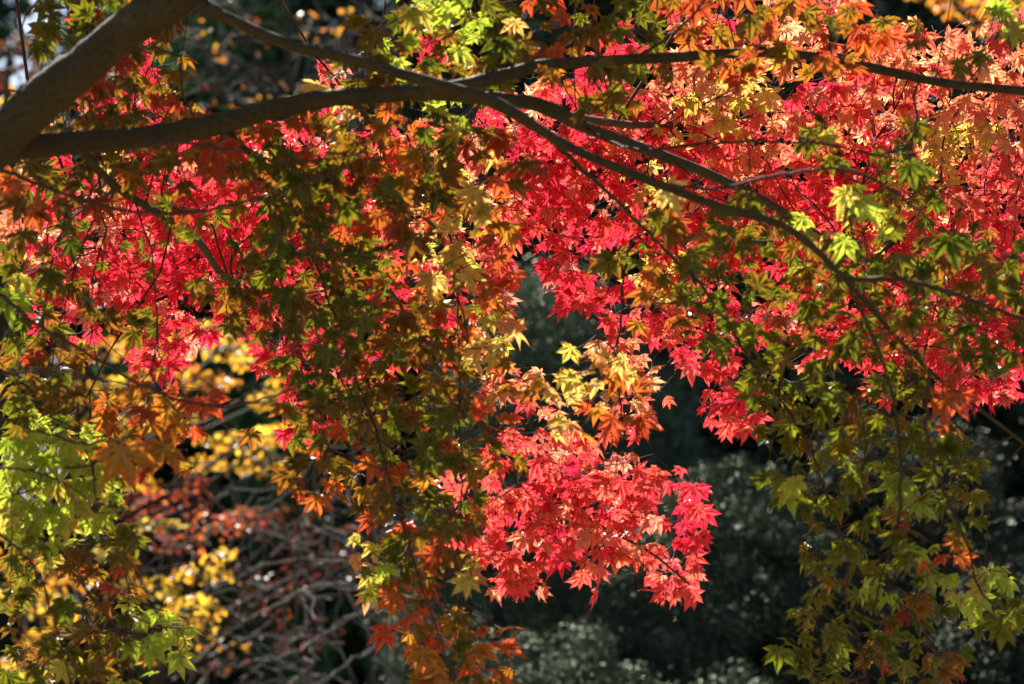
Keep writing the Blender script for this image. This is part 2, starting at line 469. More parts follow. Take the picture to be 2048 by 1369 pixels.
# ------------------------------------------------------------------ the maple: limbs
# traced as (px, py, distance, width in photograph pixels); each goes its own way in depth
LIMBS = {
    'stem':  [(-470, 2300, 4.15, 250), (-440, 1700, 4.15, 210), (-400, 1150, 4.12, 185), (-330, 750, 4.1, 165), (-190, 450, 4.08, 140), (-70, 325, 4.05, 105)],
    'upper': [(-150, 405, 4.06, 120), (-60, 330, 4.05, 108), (55, 226, 4.02, 92), (150, 147, 4.0, 83), (250, 60, 3.98, 80), (345, 2, 3.97, 80), (430, -55, 3.98, 66), (560, -150, 4.05, 58), (760, -330, 4.2, 46), (1000, -520, 4.4, 34)],
    'low':   [(-120, 345, 4.08, 90), (-20, 303, 4.08, 60), (70, 293, 4.1, 50), (200, 284, 4.12, 46), (300, 273, 4.13, 46), (400, 257, 4.15, 45), (500, 232, 4.15, 42), (600, 206, 4.15, 38), (700, 194, 4.15, 35), (800, 187, 4.15, 34), (880, 180, 4.15, 32), (950, 166, 4.17, 28), (1020, 147, 4.2, 26), (1100, 130, 4.22, 24), (1200, 122, 4.25, 22), (1350, 115, 4.3, 21), (1500, 105, 4.35, 20), (1610, 112, 4.38, 20), (1750, 138, 4.4, 19), (1900, 168, 4.42, 18), (2048, 183, 4.45, 17), (2230, 205, 4.5, 13)],
    'rear':  [(850, 186, 4.17, 30), (960, 196, 4.2, 29), (1060, 206, 4.25, 28), (1115, 226, 4.3, 30), (1170, 255, 4.4, 24), (1300, 303, 4.6, 22), (1420, 350, 4.8, 20), (1540, 408, 5.0, 17), (1660, 485, 5.2, 15), (1800, 555, 5.4, 13), (1950, 610, 5.55, 10), (2100, 655, 5.7, 8)],
    'cross': [(375, -12, 3.97, 40), (410, 14, 3.96, 26), (450, 34, 3.95, 24), (520, 67, 3.95, 23), (600, 96, 3.95, 23), (700, 119, 3.95, 23), (800, 148, 3.96, 24), (900, 177, 3.98, 26), (960, 194, 4.0, 26), (1020, 222, 4.0, 24), (1080, 260, 4.0, 22), (1150, 300, 4.0, 20), (1230, 335, 4.0, 19), (1330, 374, 4.0, 18), (1440, 414, 4.0, 17), (1560, 450, 4.02, 15), (1620, 490, 4.03, 14), (1690, 560, 4.12, 11), (1780, 660, 4.25, 9), (1860, 742, 4.35, 8), (1950, 812, 4.4, 7), (2048, 888, 4.45, 6), (2160, 985, 4.5, 5)],
    'mid':   [(1085, 265, 4.0, 11), (1180, 352, 4.05, 10), (1250, 420, 4.1, 8), (1330, 502, 4.15, 7), (1400, 570, 4.25, 6.5), (1450, 640, 4.3, 6), (1500, 720, 4.3, 6), (1560, 800, 4.3, 5.5), (1610, 880, 4.2, 6), (1650, 980, 4.2, 5), (1700, 1120, 4.2, 4)],
    'right': [(1690, 560, 4.05, 8), (1730, 640, 4.1, 8), (1770, 740, 4.15, 8), (1790, 820, 4.18, 7), (1800, 920, 4.2, 7), (1800, 1010, 4.2, 6), (1785, 1090, 4.2, 5), (1755, 1180, 4.22, 4), (1740, 1300, 4.22, 3)],
    'left':  [(160, 290, 4.12, 22), (190, 332, 4.15, 17), (240, 380, 4.3, 17), (290, 412, 4.5, 17), (345, 442, 4.7, 17), (400, 487, 4.95, 16), (440, 545, 5.2, 14), (490, 590, 5.45, 12), (540, 640, 5.6, 9), (600, 690, 5.75, 7)],
    'drop':  [(445, 243, 4.16, 22), (470, 280, 4.2, 16), (510, 315, 4.3, 15), (560, 362, 4.45, 15), (625, 440, 4.65, 14), (695, 505, 4.85, 14), (755, 560, 5.05, 14), (795, 605, 5.2, 13), (830, 680, 5.35, 12), (880, 742, 5.5, 11), (950, 830, 5.65, 10), (1000, 892, 5.75, 9), (1065, 955, 5.8, 8), (1135, 1010, 5.85, 7), (1215, 1060, 5.9, 6), (1300, 1105, 5.92, 5), (1380, 1170, 5.95, 4)],
    'far':   [(1115, 226, 4.3, 18), (1180, 240, 4.7, 17), (1270, 250, 5.1, 15), (1380, 250, 5.5, 13), (1500, 270, 5.75, 11), (1640, 250, 5.9, 9), (1800, 230, 6.0, 8), (1960, 260, 6.0, 6), (2080, 300, 6.0, 5)],
    'inner': [(700, 194, 4.17, 14), (740, 240, 4.5, 13), (800, 300, 4.9, 12), (880, 360, 5.3, 10), (980, 420, 5.6, 9), (1090, 470, 5.75, 8), (1200, 540, 5.8, 7), (1320, 600, 5.8, 6), (1450, 700, 5.8, 4)],
    'west':  [(240, 380, 4.3, 9), (190, 400, 4.7, 8), (140, 440, 5.1, 7), (110, 500, 5.5, 6), (90, 580, 5.7, 5)],
}
TWIGS = {
    'a': [(-60, 310, 3.9, 7), (0, 335, 3.9, 7), (100, 378, 3.9, 6.5), (200, 412, 3.9, 6), (290, 424, 3.92, 5.5), (400, 423, 3.95, 5), (500, 402, 3.98, 4), (600, 372, 4.0, 3.5), (690, 335, 4.0, 3)],
    'b': [(280, 285, 4.1, 6), (340, 286, 4.05, 5), (400, 290, 4.0, 5), (480, 303, 4.0, 4), (560, 322, 4.0, 4), (650, 322, 4.02, 3), (740, 303, 4.05, 2.5)],
    'c': [(-60, 540, 3.9, 9), (0, 588, 3.9, 8), (60, 640, 3.9, 7), (150, 690, 3.92, 6), (230, 740, 3.95, 6), (330, 790, 3.98, 5), (420, 812, 4.0, 4.5), (500, 806, 4.0, 4), (580, 780, 4.05, 3), (650, 742, 4.1, 2.5)],
    'd': [(-60, 815, 3.9, 6), (40, 850, 3.9, 5), (110, 872, 3.92, 4.5), (170, 887, 3.95, 4), (235, 880, 3.97, 3), (300, 868, 4.0, 2.5)],
    'e': [(-60, 742, 4.0, 4), (60, 746, 4.0, 4), (150, 746, 4.0, 3.5), (210, 762, 4.0, 3), (300, 778, 4.02, 2.5)],
    'f': [(560, 362, 4.42, 5), (610, 470, 4.4, 4.5), (650, 580, 4.4, 4), (690, 690, 4.4, 4), (730, 800, 4.35, 3.5), (765, 910, 4.25, 3.5), (790, 1000, 4.15, 3.5), (815, 1080, 4.1, 4.5), (838, 1160, 4.1, 4), (865, 1230, 4.1, 4), (888, 1300, 4.1, 3.5), (915, 1390, 4.1, 3), (940, 1470, 4.1, 2)],
    'g': [(880, 365, 4.6, 5), (905, 500, 4.5, 4), (917, 640, 4.4, 3.5), (918, 800, 4.3, 3), (922, 900, 4.3, 3), (922, 1000, 4.3, 3), (918, 1090, 4.3, 2)],
    'h': [(1262, 480, 4.5, 4.5), (1247, 560, 4.5, 4.5), (1243, 640, 4.5, 4), (1230, 720, 4.5, 4), (1240, 800, 4.5, 3.5), (1247, 880, 4.5, 2.5)],
    'i': [(-40, 935, 4.0, 5), (40, 938, 4.0, 4), (90, 950, 4.02, 3.5), (140, 975, 4.02, 3), (190, 1010, 4.05, 2)],
    'j': [(-40, 1040, 3.95, 6), (40, 1100, 3.95, 5), (80, 1160, 3.95, 4.5), (105, 1230, 3.97, 4.5), (125, 1300, 4.0, 4), (148, 1390, 4.0, 3.5), (165, 1480, 4.0, 2)],
    'k': [(150, 1150, 4.0, 3.5), (190, 1205, 4.0, 3.5), (235, 1255, 4.0, 3), (285, 1290, 4.0, 2)],
    'l': [(1165, 252, 4.4, 6), (1230, 288, 4.3, 5.5), (1290, 300, 4.2, 5), (1400, 290, 4.15, 5), (1500, 283, 4.15, 4.5), (1640, 288, 4.15, 4), (1760, 310, 4.2, 3)],
    'm': [(1300, 362, 4.0, 7), (1370, 374, 3.95, 6), (1450, 375, 3.92, 6), (1560, 350, 3.9, 5.5), (1705, 342, 3.9, 5), (1790, 385, 3.9, 5), (1860, 440, 3.92, 4), (1940, 480, 3.95, 3)],
    'n': [(1690, 560, 4.05, 9), (1800, 560, 4.0, 9), (1900, 585, 3.98, 8), (2000, 622, 3.98, 7), (2100, 655, 4.0, 6)],
    'o': [(1270, 118, 4.27, 6), (1330, 80, 4.2, 5), (1390, 25, 4.15, 4.5), (1440, -40, 4.1, 4)],
    'p': [(420, -60, 4.0, 9), (250, -60, 4.0, 7), (130, -30, 4.0, 5), (60, 20, 4.0, 4), (40, 90, 4.0, 3)],
    'q': [(640, -200, 4.1, 9), (800, -120, 4.2, 7), (920, -40, 4.25, 6), (990, 10, 4.3, 4), (960, 70, 4.3, 3)],
    'r': [(-150, 405, 4.06, 10), (-60, 250, 4.0, 8), (0, 187, 4.0, 5), (55, 182, 4.0, 4), (110, 150, 4.0, 3)],
    's': [(1860, 742, 4.1, 7), (1850, 850, 4.12, 6), (1880, 960, 4.15, 5), (1930, 1080, 4.18, 4.5), (1960, 1180, 4.2, 4), (2010, 1220, 4.2, 3)],
    't': [(1700, 1120, 4.2, 5), (1690, 1200, 4.2, 4.5), (1720, 1280, 4.2, 4), (1740, 1390, 4.2, 3)],
}
maple = thing('maple_tree', 'large Japanese maple with long arching limbs and leaves turning green, orange and crimson', 'tree', tuple(P(-470, 2300, 4.15) * (1, 1, 0)))
ROOTP, ROOTR, ROOTID = [], [], []
limb_names = list(LIMBS) + list(TWIGS)
limb_obj = {}
for li, nm in enumerate(limb_names):
    pts = np.array((LIMBS.get(nm) or TWIGS.get(nm)), float)
    if nm in TWIGS: pts[:, 3] *= 1.25
    if nm == 'stem':
        p3 = P(pts[:, 0], pts[:, 1], pts[:, 2]); p3[0, 2] = -0.05
        pts4 = np.column_stack((p3, pts[:, 3] * K * pts[:, 2] / 2))
    else:
        pts4 = np.column_stack((P(pts[:, 0], pts[:, 1], pts[:, 2]), pts[:, 3] * K * pts[:, 2] / 2))
    s = spline(pts4, 10 if nm in LIMBS else 6)
    thick = s[0, 3] > 0.006
    if nm not in LIMBS:                         # twigs kink a little
        s[1:, :3] += rng.normal(0, 0.0012, (len(s) - 1, 3))
    elif not thick:
        s[1:, :3] += rng.normal(0, 0.0012, (len(s) - 1, 3))
    V, F = tube(s[:, :3], np.maximum(s[:, 3], 0.0006), 18 if thick else 7, 0.06 if thick else 0.03, li)
    name = 'trunk' if nm == 'stem' else ('limb' if nm in ('upper', 'low', 'rear', 'cross') else 'branch' if nm in LIMBS else 'twig')
    limb_obj[nm] = mesh_obj(name, V, F, M_BARK if nm in LIMBS else M_TWIG, maple)
    if nm != 'stem':
        q = s[::2]
        ROOTP.append(q[:, :3]); ROOTR.append(q[:, 3]); ROOTID.append(np.full(len(q), li))
ROOTP, ROOTR, ROOTID = np.vstack(ROOTP), np.concatenate(ROOTR), np.concatenate(ROOTID)


# ------------------------------------------------------------------ the maple: leaves on a grown net of twigs
def grow(nodes, root_bias, bf=0.45):
    """minimum spanning tree with a path-length penalty, from the limbs to every leaf node"""
    n = len(nodes)
    D = np.linalg.norm(nodes[:, None] - ROOTP[None], axis=2) + root_bias[None]
    best = D.min(1); par = D.argmin(1)          # parent: <nr root index, else nr + node
    nr = len(ROOTP)
    dist = np.full(n, np.inf); done = np.zeros(n, bool); origin = np.zeros(n, int); comp = np.zeros(n, int)
    cost = best.copy(); order = []
    for _ in range(n):
        c = np.where(done, np.inf, cost); i = int(c.argmin())
        done[i] = True; order.append(i)
        if par[i] < nr:
            dist[i] = np.linalg.norm(nodes[i] - ROOTP[par[i]]); origin[i] = ROOTID[par[i]]; comp[i] = par[i]
        else:
            j = par[i] - nr
            dist[i] = dist[j] + np.linalg.norm(nodes[i] - nodes[j]); origin[i] = origin[j]; comp[i] = comp[j]
        nd = np.linalg.norm(nodes - nodes[i], axis=1) + bf * dist[i]
        up = (~done) & (nd < cost)
        cost[up] = nd[up]; par[up] = nr + i
    cnt = np.ones(n)
    for i in reversed(order):
        if par[i] >= nr: cnt[par[i] - nr] += cnt[i]
    return par, cnt, origin, comp


def foliage(px, py, d, keys, templates, size, face, droop, bias, label_of, heroes=(), wob=0.42):
    """leaf nodes near the given points, twigs to them, one leaf_spray part per limb they grow from"""
    n0 = len(px)
    if heroes:                                  # single leaves that stand out: (px, py of the middle, span in photograph pixels, key, distance, turn)
        hr = np.array([(h[0], h[1] - h[2] * 0.22, h[4], h[2], h[5]) for h in heroes], float)
        px, py, d = np.r_[px, hr[:, 0]], np.r_[py, hr[:, 1]], np.r_[d, hr[:, 2]]
        keys = list(keys) + [h[3] for h in heroes]
    pos = P(px, py, d)
    n = len(pos)
    # two to three leaves share a node: group by picking node centres
    k = max(3, n // 2)
    centre = pos[rng.choice(n, k, replace=False)]
    own = np.array([np.linalg.norm(centre - p, axis=1).argmin() for p in pos])
    nodes = np.array([pos[own == i].mean(0) if (own == i).any() else centre[i] for i in range(k)])
    nodes = nodes + np.array((0, 0, 0.022)) + rng.normal(0, 0.006, nodes.shape)
    par, cnt, org, comp = grow(nodes, bias)
    nr = len(ROOTP)
    A = np.array([ROOTP[p] if p < nr else nodes[p - nr] for p in par])
    rb = np.minimum(0.00045 + 0.00028 * np.sqrt(cnt), 0.0035)
    ra = np.array([min(ROOTR[p] * 0.9, rb[i] * 1.3) if p < nr else min(rb[p - nr], rb[i] * 1.3) for i, p in enumerate(par)])
    away = pos - nodes[own] + rng.normal(0, 0.006, pos.shape)
    base = nodes[own] + unit(away) * np.linalg.norm(away, axis=1).clip(0.012, 0.04)[:, None]      # petioles spread the leaves
    base[n0:] = pos[n0:]
    nrm = face + rng.normal(0, wob, (n, 3))
    out = unit(base - nodes[own])
    tip = out * 0.5 + np.array((0, -0.25, -0.75)) * droop + rng.normal(0, 0.45, (n, 3))
    sz = size * rng.normal(1, 0.2, n).clip(0.55, 1.5)
    for q in range(n0, n):
        h = heroes[q - n0]
        sz[q] = h[2] * K * h[4] / 1.75
        nrm[q] = np.array((0, 0.85, 0.42)) + rng.normal(0, 0.12, 3)
        tip[q] = (math.sin(R(h[5])), 0, -math.cos(R(h[5])))
    ci, co = palette(keys)
    lorg = org[own]
    made = []
    for li in sorted(set(lorg)):
        s = np.where(lorg == li)[0]; t = np.where(org == li)[0]
        if len(s) < 1: continue
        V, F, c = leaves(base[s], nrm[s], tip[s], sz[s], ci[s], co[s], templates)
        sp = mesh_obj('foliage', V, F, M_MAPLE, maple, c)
        kk, nn = np.unique([keys[q] for q in s], return_counts=True)
        sp['label'] = LEAF_WORDS[kk[nn.argmax()]]
        for cp in np.unique(comp[t]):           # every twig that leaves the limb on its own
            t2 = t[comp[t] == cp]; s2 = s[comp[own[s]] == cp]
            tw = [sticks(A[t2], nodes[t2], ra[t2], rb[t2], 5, 0.04)]
            if len(s2): tw.append(sticks(nodes[own[s2]], base[s2], np.full(len(s2), 0.0006), np.full(len(s2), 0.0005), 4, 0.05))
            V, F = join(tw)
            mesh_obj('twig', V, F, M_TWIG, sp)
        made.append((sp, len(s)))
    return made


# front layer: shaded, green to orange
HERO_FRONT = [(15, 905, 90, 'l', 4.25, 0), (115, 985, 85, 'l', 4.25, 10), (165, 945, 80, 'l', 4.25, -20), (205, 1045, 80, 'l', 4.25, 30), (130, 1060, 80, 'l', 4.25, 5), (20, 1010, 85, 'l', 4.25, -10), (60, 890, 80, 'l', 4.25, 15),
              (15, 620, 110, 'l', 4.15, 10), (45, 570, 70, 'l', 4.2, -20), (110, 890, 70, 'l', 4.22, 30), (200, 940, 70, 'l', 4.22, 0), (20, 1075, 75, 'l', 4.22, 20), (185, 1060, 70, 'l', 4.22, -25),
              (430, 318, 135, 'o', 4.15, 10), (345, 335, 90, 'b', 4.2, -40), (240, 930, 150, 'o', 4.0, 15), (330, 920, 110, 'o', 4.05, -20), (410, 820, 95, 'o', 4.1, 40),
              (290, 840, 90, 'b', 4.1, -15), (1335, 405, 100, 'y', 4.12, 70), (868, 572, 92, 'y', 4.3, -10), (934, 562, 78, 'y', 4.3, 15), (1283, 855, 78, 'o', 4.4, 20),
              (846, 1322, 92, 'o', 4.2, -12), (788, 1212, 85, 'o', 4.2, -8), (632, 1015, 80, 'o', 4.25, 5), (300, 1305, 100, 'l', 4.05, 35), (1888, 822, 105, 'o', 4.2, 10),
              (1722, 428, 105, 'l', 4.1, 35), (1655, 282, 75, 'l', 4.15, 20), (1690, 500, 90, 'l', 4.1, -20), (1580, 1000, 85, 'l', 4.3, 10), (1800, 985, 110, 'l', 4.25, -20),
              (1960, 1215, 90, 'l', 4.25, 10), (500, 880, 70, 'g', 4.3, 0), (240, 1130, 95, 'b', 4.0, 10), (160, 1120, 85, 'b', 4.0, -10), (75, 1105, 80, 'g', 4.0, -20),
              (590, 370, 95, 'g', 4.15, -20), (695, 435, 95, 'g', 4.15, 10), (835, 500, 85, 'g', 4.3, 10), (770, 1150, 75, 'l', 4.2, 10), 
              (1615, 1020, 75, 'g', 4.25, 15), (1820, 350, 95, 'g', 4.05, 15), (1900, 500, 110, 'g', 4.1, 10), (825, 40, 85, 'l', 4.2, -15), (890, 30, 80, 'l', 4.25, 10),
              (1030, 60, 75, 'y', 4.3, -15), (90, 940, 95, 'l', 4.2, -10), (140, 905, 90, 'l', 4.2, 10), (40, 960, 90, 'l', 4.2, 20), (190, 990, 80, 'l', 4.2, 25), (60, 1030, 80, 'l', 4.2, -15)]
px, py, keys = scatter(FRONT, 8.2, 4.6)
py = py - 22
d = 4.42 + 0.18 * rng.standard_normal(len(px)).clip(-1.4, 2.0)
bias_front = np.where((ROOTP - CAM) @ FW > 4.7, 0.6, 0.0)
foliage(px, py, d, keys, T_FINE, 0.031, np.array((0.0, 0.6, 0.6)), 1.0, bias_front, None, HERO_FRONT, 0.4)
lk = np.array([k in 'ly' for k in keys]) & (rng.random(len(px)) < np.where(px < 260, 0.9, 0.42))
lk |= rng.random(len(px)) < 0.03
lk |= np.array([k == 'o' for k in keys]) & (px > 1300) & (py < 260) & (rng.random(len(px)) < 0.6)
sunlit = [P(px[lk], py[lk] + 15, d[lk]), P([h[0] for h in HERO_FRONT if h[3] in 'ly'], [h[1] for h in HERO_FRONT if h[3] in 'ly'], [h[4] for h in HERO_FRONT if h[3] in 'ly'])]
# back layer: sunlit, orange to crimson
HERO_BACK = [(1145, 602, 80, 'r', 5.7, -10), (336, 738, 72, 'r', 5.9, 5), (272, 698, 76, 'r', 5.9, 25), (386, 702, 74, 'r', 5.9, -20), (555, 725, 75, 'r', 5.9, 5), (1120, 560, 70, 'r', 5.7, 15),
             (1400, 238, 85, 'a', 5.4, 0), (232, 420, 90, 'a', 5.5, -15), (1045, 1150, 85, 'c', 5.85, 5), (1010, 1180, 70, 'c', 5.85, -10), (1255, 1035, 80, 'c', 5.85, 0),
             (1385, 1200, 60, 'r', 5.95, 10), (1350, 1170, 65, 'c', 5.95, 25), (1235, 1120, 80, 'c', 5.85, -5), (1390, 1090, 70, 'r', 5.95, 30), (1405, 1040, 70, 'r', 5.95, 45), (1450, 830, 90, 'c', 5.8, -5), (1520, 800, 75, 'c', 5.8, 20)]
px, py, keys = scatter(BACK, 18.0, 7.5)
py = py - 26
keys = ['a' if k == 'o' else k for k in keys]  # back oranges take the palette with sunlight in it
d = 5.2 + 0.75 * np.clip(py, 0, 1200) / 1100 + 0.15 * rng.standard_normal(len(px)).clip(-1.5, 2.0)   # the sheet of leaves faces the sun
bias_back = np.where((ROOTP - CAM) @ FW < 4.6, 0.7, 0.0)
foliage(px, py, d, keys, T_COARSE, np.r_[np.where(py > 850, 0.0345, 0.0295), np.full(len(HERO_BACK), 0.03)], np.array((0.0, 0.65, 0.6)), 1.1, bias_back, None, HERO_BACK, 0.4)
rk = rng.random(len(px)) < 0.35
sunlit.append(P(px[rk], py[rk] + 15, d[rk]))

# unseen crown added above the frame to shade the front layer, gaps cut for sun flecks
n = 9500
cx = rng.uniform(-900, 2900, n); cdpt = rng.uniform(4.25, 5.3, n); cy = rng.uniform(-1500, -75, n)
pos = P(cx, cy, cdpt)
hit = pos - ((pos - CAM) @ FW - 4.42)[:, None] / (SUN @ FW) * SUN
hx, hy, _ = to_px(hit)
inside = (hx > -150) & (hx < 2200) & (hy > -150) & (hy < 1450)
keep = rng.random(n) < np.where(inside, 0.85, 0.15)
SL = np.vstack(sunlit)
for a in range(0, len(SL), 200):                # crown leaves cut out of the sun's way to these leaves
    wv = pos[:, None] - SL[None, a:a + 200]
    t_ = wv @ SUN
    off = np.linalg.norm(wv - t_[..., None] * SUN, axis=2)
    keep &= ~((off < 0.048) & (t_ > 0)).any(1)
cx, cy, cdpt = cx[keep], cy[keep], cdpt[keep]
bias_up = np.where(ROOTP[:, 2] < P(0, 250, 4.0)[2], 0.8, 0.0)
foliage(cx, cy + 0, cdpt, list(rng.choice(list('gggbo'), len(cx))), T_COARSE, 0.052, np.array((0.0, 0.3, 0.9)), 0.7, bias_up, None)

# ------------------------------------------------------------------ setting
def ground_height(x, y):
    return np.clip((y - 20) * 0.36, 0, 14.0) + 0.12 * np.sin(x * 0.7) * np.sin(y * 0.5)


gx = np.r_[-400, -200, -100, np.linspace(-50, 50, 81), 100, 200, 400]
gy = np.r_[-300, -100, -40, np.linspace(-10, 64, 75), 90, 200, 500, 900]
X, Y = np.meshgrid(gx, gy, indexing='ij')
V = np.column_stack((X.ravel(), Y.ravel(), ground_height(X, Y).ravel()))
i, j = np.meshgrid(np.arange(len(gx) - 1), np.arange(len(gy) - 1), indexing='ij')
b = len(gy)
F = np.stack((i * b + j, (i + 1) * b + j, (i + 1) * b + j + 1, i * b + j + 1), -1).reshape(-1, 4)
gm = bark_material('leaf_litter_ground', (0.015, 0.011, 0.007), (0.035, 0.024, 0.014), (0.07, 0.035, 0.018), 3, 0.6)
g = mesh_obj('ground', V, F, gm)
g['kind'] = 'structure'
lx, ly = np.linspace(-14, 14, 57), np.linspace(-9, 9.5, 38)
X, Y = np.meshgrid(lx, ly, indexing='ij')
edge = np.minimum(np.minimum(X + 14, 14 - X), np.minimum(Y + 9, 9.5 - Y)).clip(0, 1)
V = np.column_stack((X.ravel(), Y.ravel(), (ground_height(X, Y) + 0.03 + 0.01 * edge).ravel()))
i, j = np.meshgrid(np.arange(len(lx) - 1), np.arange(len(ly) - 1), indexing='ij')
b = len(ly)
F = np.stack((i * b + j, (i + 1) * b + j, (i + 1) * b + j + 1, i * b + j + 1), -1).reshape(-1, 4)
gm = bark_material('dry_lawn', (0.13, 0.11, 0.045), (0.22, 0.18, 0.08), (0.30, 0.17, 0.07), 3, 0.6)
g = mesh_obj('lawn', V, F, gm)
g['kind'] = 'structure'


# ------------------------------------------------------------------ background trees
def branchy(path4, sides=6):
    s = spline(np.asarray(path4, float), 6)
    return tube(s[:, :3], s[:, 3], sides)


def crown_leaves(pos, nrm, size, cols, templates, tipdown=0.4):
    n = len(pos)
    cols = np.asarray(cols)
    c = cols[rng.integers(0, len(cols), n)] * rng.normal(1, 0.18, (n, 1)).clip(0.4, 1.6)
    tip = rng.normal(0, 1, (n, 3)) + np.array((0, 0, -tipdown))
    sz = size * rng.normal(1, 0.2, n).clip(0.5, 1.6)
    return leaves(pos, nrm, tip, sz, c, c * 0.95, templates)


def tier_tree(name, label, cat, base, blobs, d0, spread, cols_of, size, per, bark=M_TRUNK, group=None, mat=None, trunk_r=0.05):
    """a thin tree of flat leaf tiers; blobs are (px, py, rx, ry, colour key)"""
    t = thing(name, label, cat, base, group)
    Vs, tw = [], []
    tops = []
    for (bx, by, rx, ry, key) in blobs:
        n = int((1.0 if key == 'd' else 2.1) * per * rx * ry / 100)
        if n < 2: n = 2
        dd = d0 + rng.normal(0, spread)
        a = rng.uniform(0, 2 * np.pi, n); rr = np.sqrt(rng.random(n))
        qx, qy = bx + rx * rr * np.cos(a), by + ry * rr * np.sin(a)
        q = P(qx, qy, dd + rng.normal(0, 0.16, n))
        cpt = P(bx, by, dd)
        nrm = np.array((0.0, 0.25, 0.8)) + rng.normal(0, 0.5, (n, 3))
        Vs.append(crown_leaves(q, nrm, size, cols_of[key], T_OVAL))
        s = q[rng.choice(n, min(n, 14), replace=False)]
        tw.append(sticks(np.repeat(cpt[None], len(s), 0), s, np.full(len(s), 0.005), np.full(len(s), 0.0015), 4, 0.05))
        tops.append(cpt)
    V, F, c = np.vstack([v[0] for v in Vs]), None, np.vstack([v[2] for v in Vs])
    o, Fs = 0, []
    for v in Vs: Fs.append(v[1] + o); o += len(v[0])
    mesh_obj('crown', V, np.vstack(Fs), mat or M_SMALL, t, c)
    tops = np.array(tops)
    b = np.array(base)
    apex = np.array((b[0] * 0.5 + tops[:, 0].mean() * 0.5, tops[:, 1].mean(), tops[:, 2].max() + 0.1))
    parts = [branchy([(*b, trunk_r), (*(b * 0.6 + apex * 0.4 + (0.06, 0, 0)), trunk_r * 0.75), (*apex, trunk_r * 0.25)], 10)]
    for tp in tops:
        f = np.clip((tp[2] - 0.5 - b[2]) / (apex[2] - b[2]), 0.1, 0.95)
        st = b + (apex - b) * f
        m_ = st * 0.45 + tp * 0.55 + np.array((0, 0, -0.05)) + rng.normal(0, 0.05, 3)
        parts.append(branchy([(*st, 0.018), (*m_, 0.012), (*tp, 0.005)], 5))
    V, F = join(parts + tw)
    mesh_obj('trunk', V, F, bark, t)
    return t


AUT = {'y': [(0.80, 0.48, 0.03), (0.8, 0.42, 0.03), (0.8, 0.56, 0.05), (0.8, 0.34, 0.03)],
       'o': [(0.72, 0.30, 0.03), (0.7, 0.22, 0.03), (0.72, 0.40, 0.03)],
       'p': [(0.78, 0.62, 0.16), (0.7, 0.6, 0.1), (0.75, 0.52, 0.08)],
       'r': [(0.62, 0.10, 0.04), (0.66, 0.16, 0.04), (0.5, 0.07, 0.04), (0.7, 0.22, 0.04)],
       'd': [(0.09, 0.02, 0.012), (0.07, 0.024, 0.012), (0.12, 0.035, 0.012)]}  # dim red brown: deep shade put into the leaf colour
yb = [(455, 695, 60, 26, 'y'), (420, 765, 65, 20, 'o'), (335, 735, 70, 30, 'o'), (240, 775, 60, 25, 'y'), (180, 850, 55, 26, 'y'), (540, 800, 50, 22, 'y'),
      (565, 868, 55, 26, 'y'), (480, 885, 90, 24, 'y'), (425, 930, 70, 18, 'y'), (525, 930, 70, 20, 'y'), (330, 825, 70, 25, 'o'), (265, 850, 50, 20, 'y'),
      (560, 750, 40, 16, 'y'), (150, 790, 50, 26, 'o'), (400, 660, 60, 20, 'y'), (300, 690, 60, 20, 'o'), (620, 880, 30, 20, 'y'), (200, 700, 60, 25, 'o'), (500, 720, 50, 20, 'y')]
tier_tree('beech_tree', 'slender tree with flat tiers of golden yellow leaves seen beyond the lower left maple twigs', 'tree',
          (-2.35, 12.6, 0), yb, 12.6, 0.4, AUT, 0.031, 2.9)
lb = [(310, 1055, 60, 15, 'p'), (400, 1150, 60, 20, 'y'), (300, 1175, 60, 25, 'y'), (230, 1180, 60, 25, 'p'), (385, 1220, 60, 30, 'y'), (330, 1245, 60, 25, 'p'),
      (60, 1200, 70, 30, 'y'), (40, 1125, 50, 30, 'o'), (150, 1235, 70, 30, 'y'), (90, 1290, 60, 30, 'y'), (445, 1115, 32, 15, 'y'), (420, 1260, 40, 15, 'y'),
      (150, 1160, 60, 20, 'o'), (250, 1300, 60, 25, 'o'), (120, 1340, 70, 25, 'y'), (30, 1340, 60, 30, 'y'), (220, 1110, 40, 15, 'p'), (20, 1050, 40, 30, 'o'), (330, 1320, 50, 16, 'o')]
tier_tree('beech_tree', 'low young tree with pale yellow leaf tiers at the foot of the orange red shrub', 'tree',
          (-1.75, 11.6, 0), lb, 11.6, 0.35, AUT, 0.031, 2.9)
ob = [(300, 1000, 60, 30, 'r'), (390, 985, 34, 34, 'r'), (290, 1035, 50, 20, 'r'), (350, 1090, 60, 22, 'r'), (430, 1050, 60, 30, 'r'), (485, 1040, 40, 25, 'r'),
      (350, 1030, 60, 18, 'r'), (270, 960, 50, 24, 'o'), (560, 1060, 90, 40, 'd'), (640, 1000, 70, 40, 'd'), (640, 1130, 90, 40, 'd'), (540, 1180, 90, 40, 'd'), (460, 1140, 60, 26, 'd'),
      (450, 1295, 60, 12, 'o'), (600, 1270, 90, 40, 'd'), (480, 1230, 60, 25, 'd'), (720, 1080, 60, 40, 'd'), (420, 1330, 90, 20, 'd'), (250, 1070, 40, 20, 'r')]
tier_tree('shrub', 'twiggy shrub with small orange red leaves between the yellow tiers', 'shrub',
          (-1.75, 12.9, 0), ob, 12.9, 0.4, AUT, 0.031, 2.2)
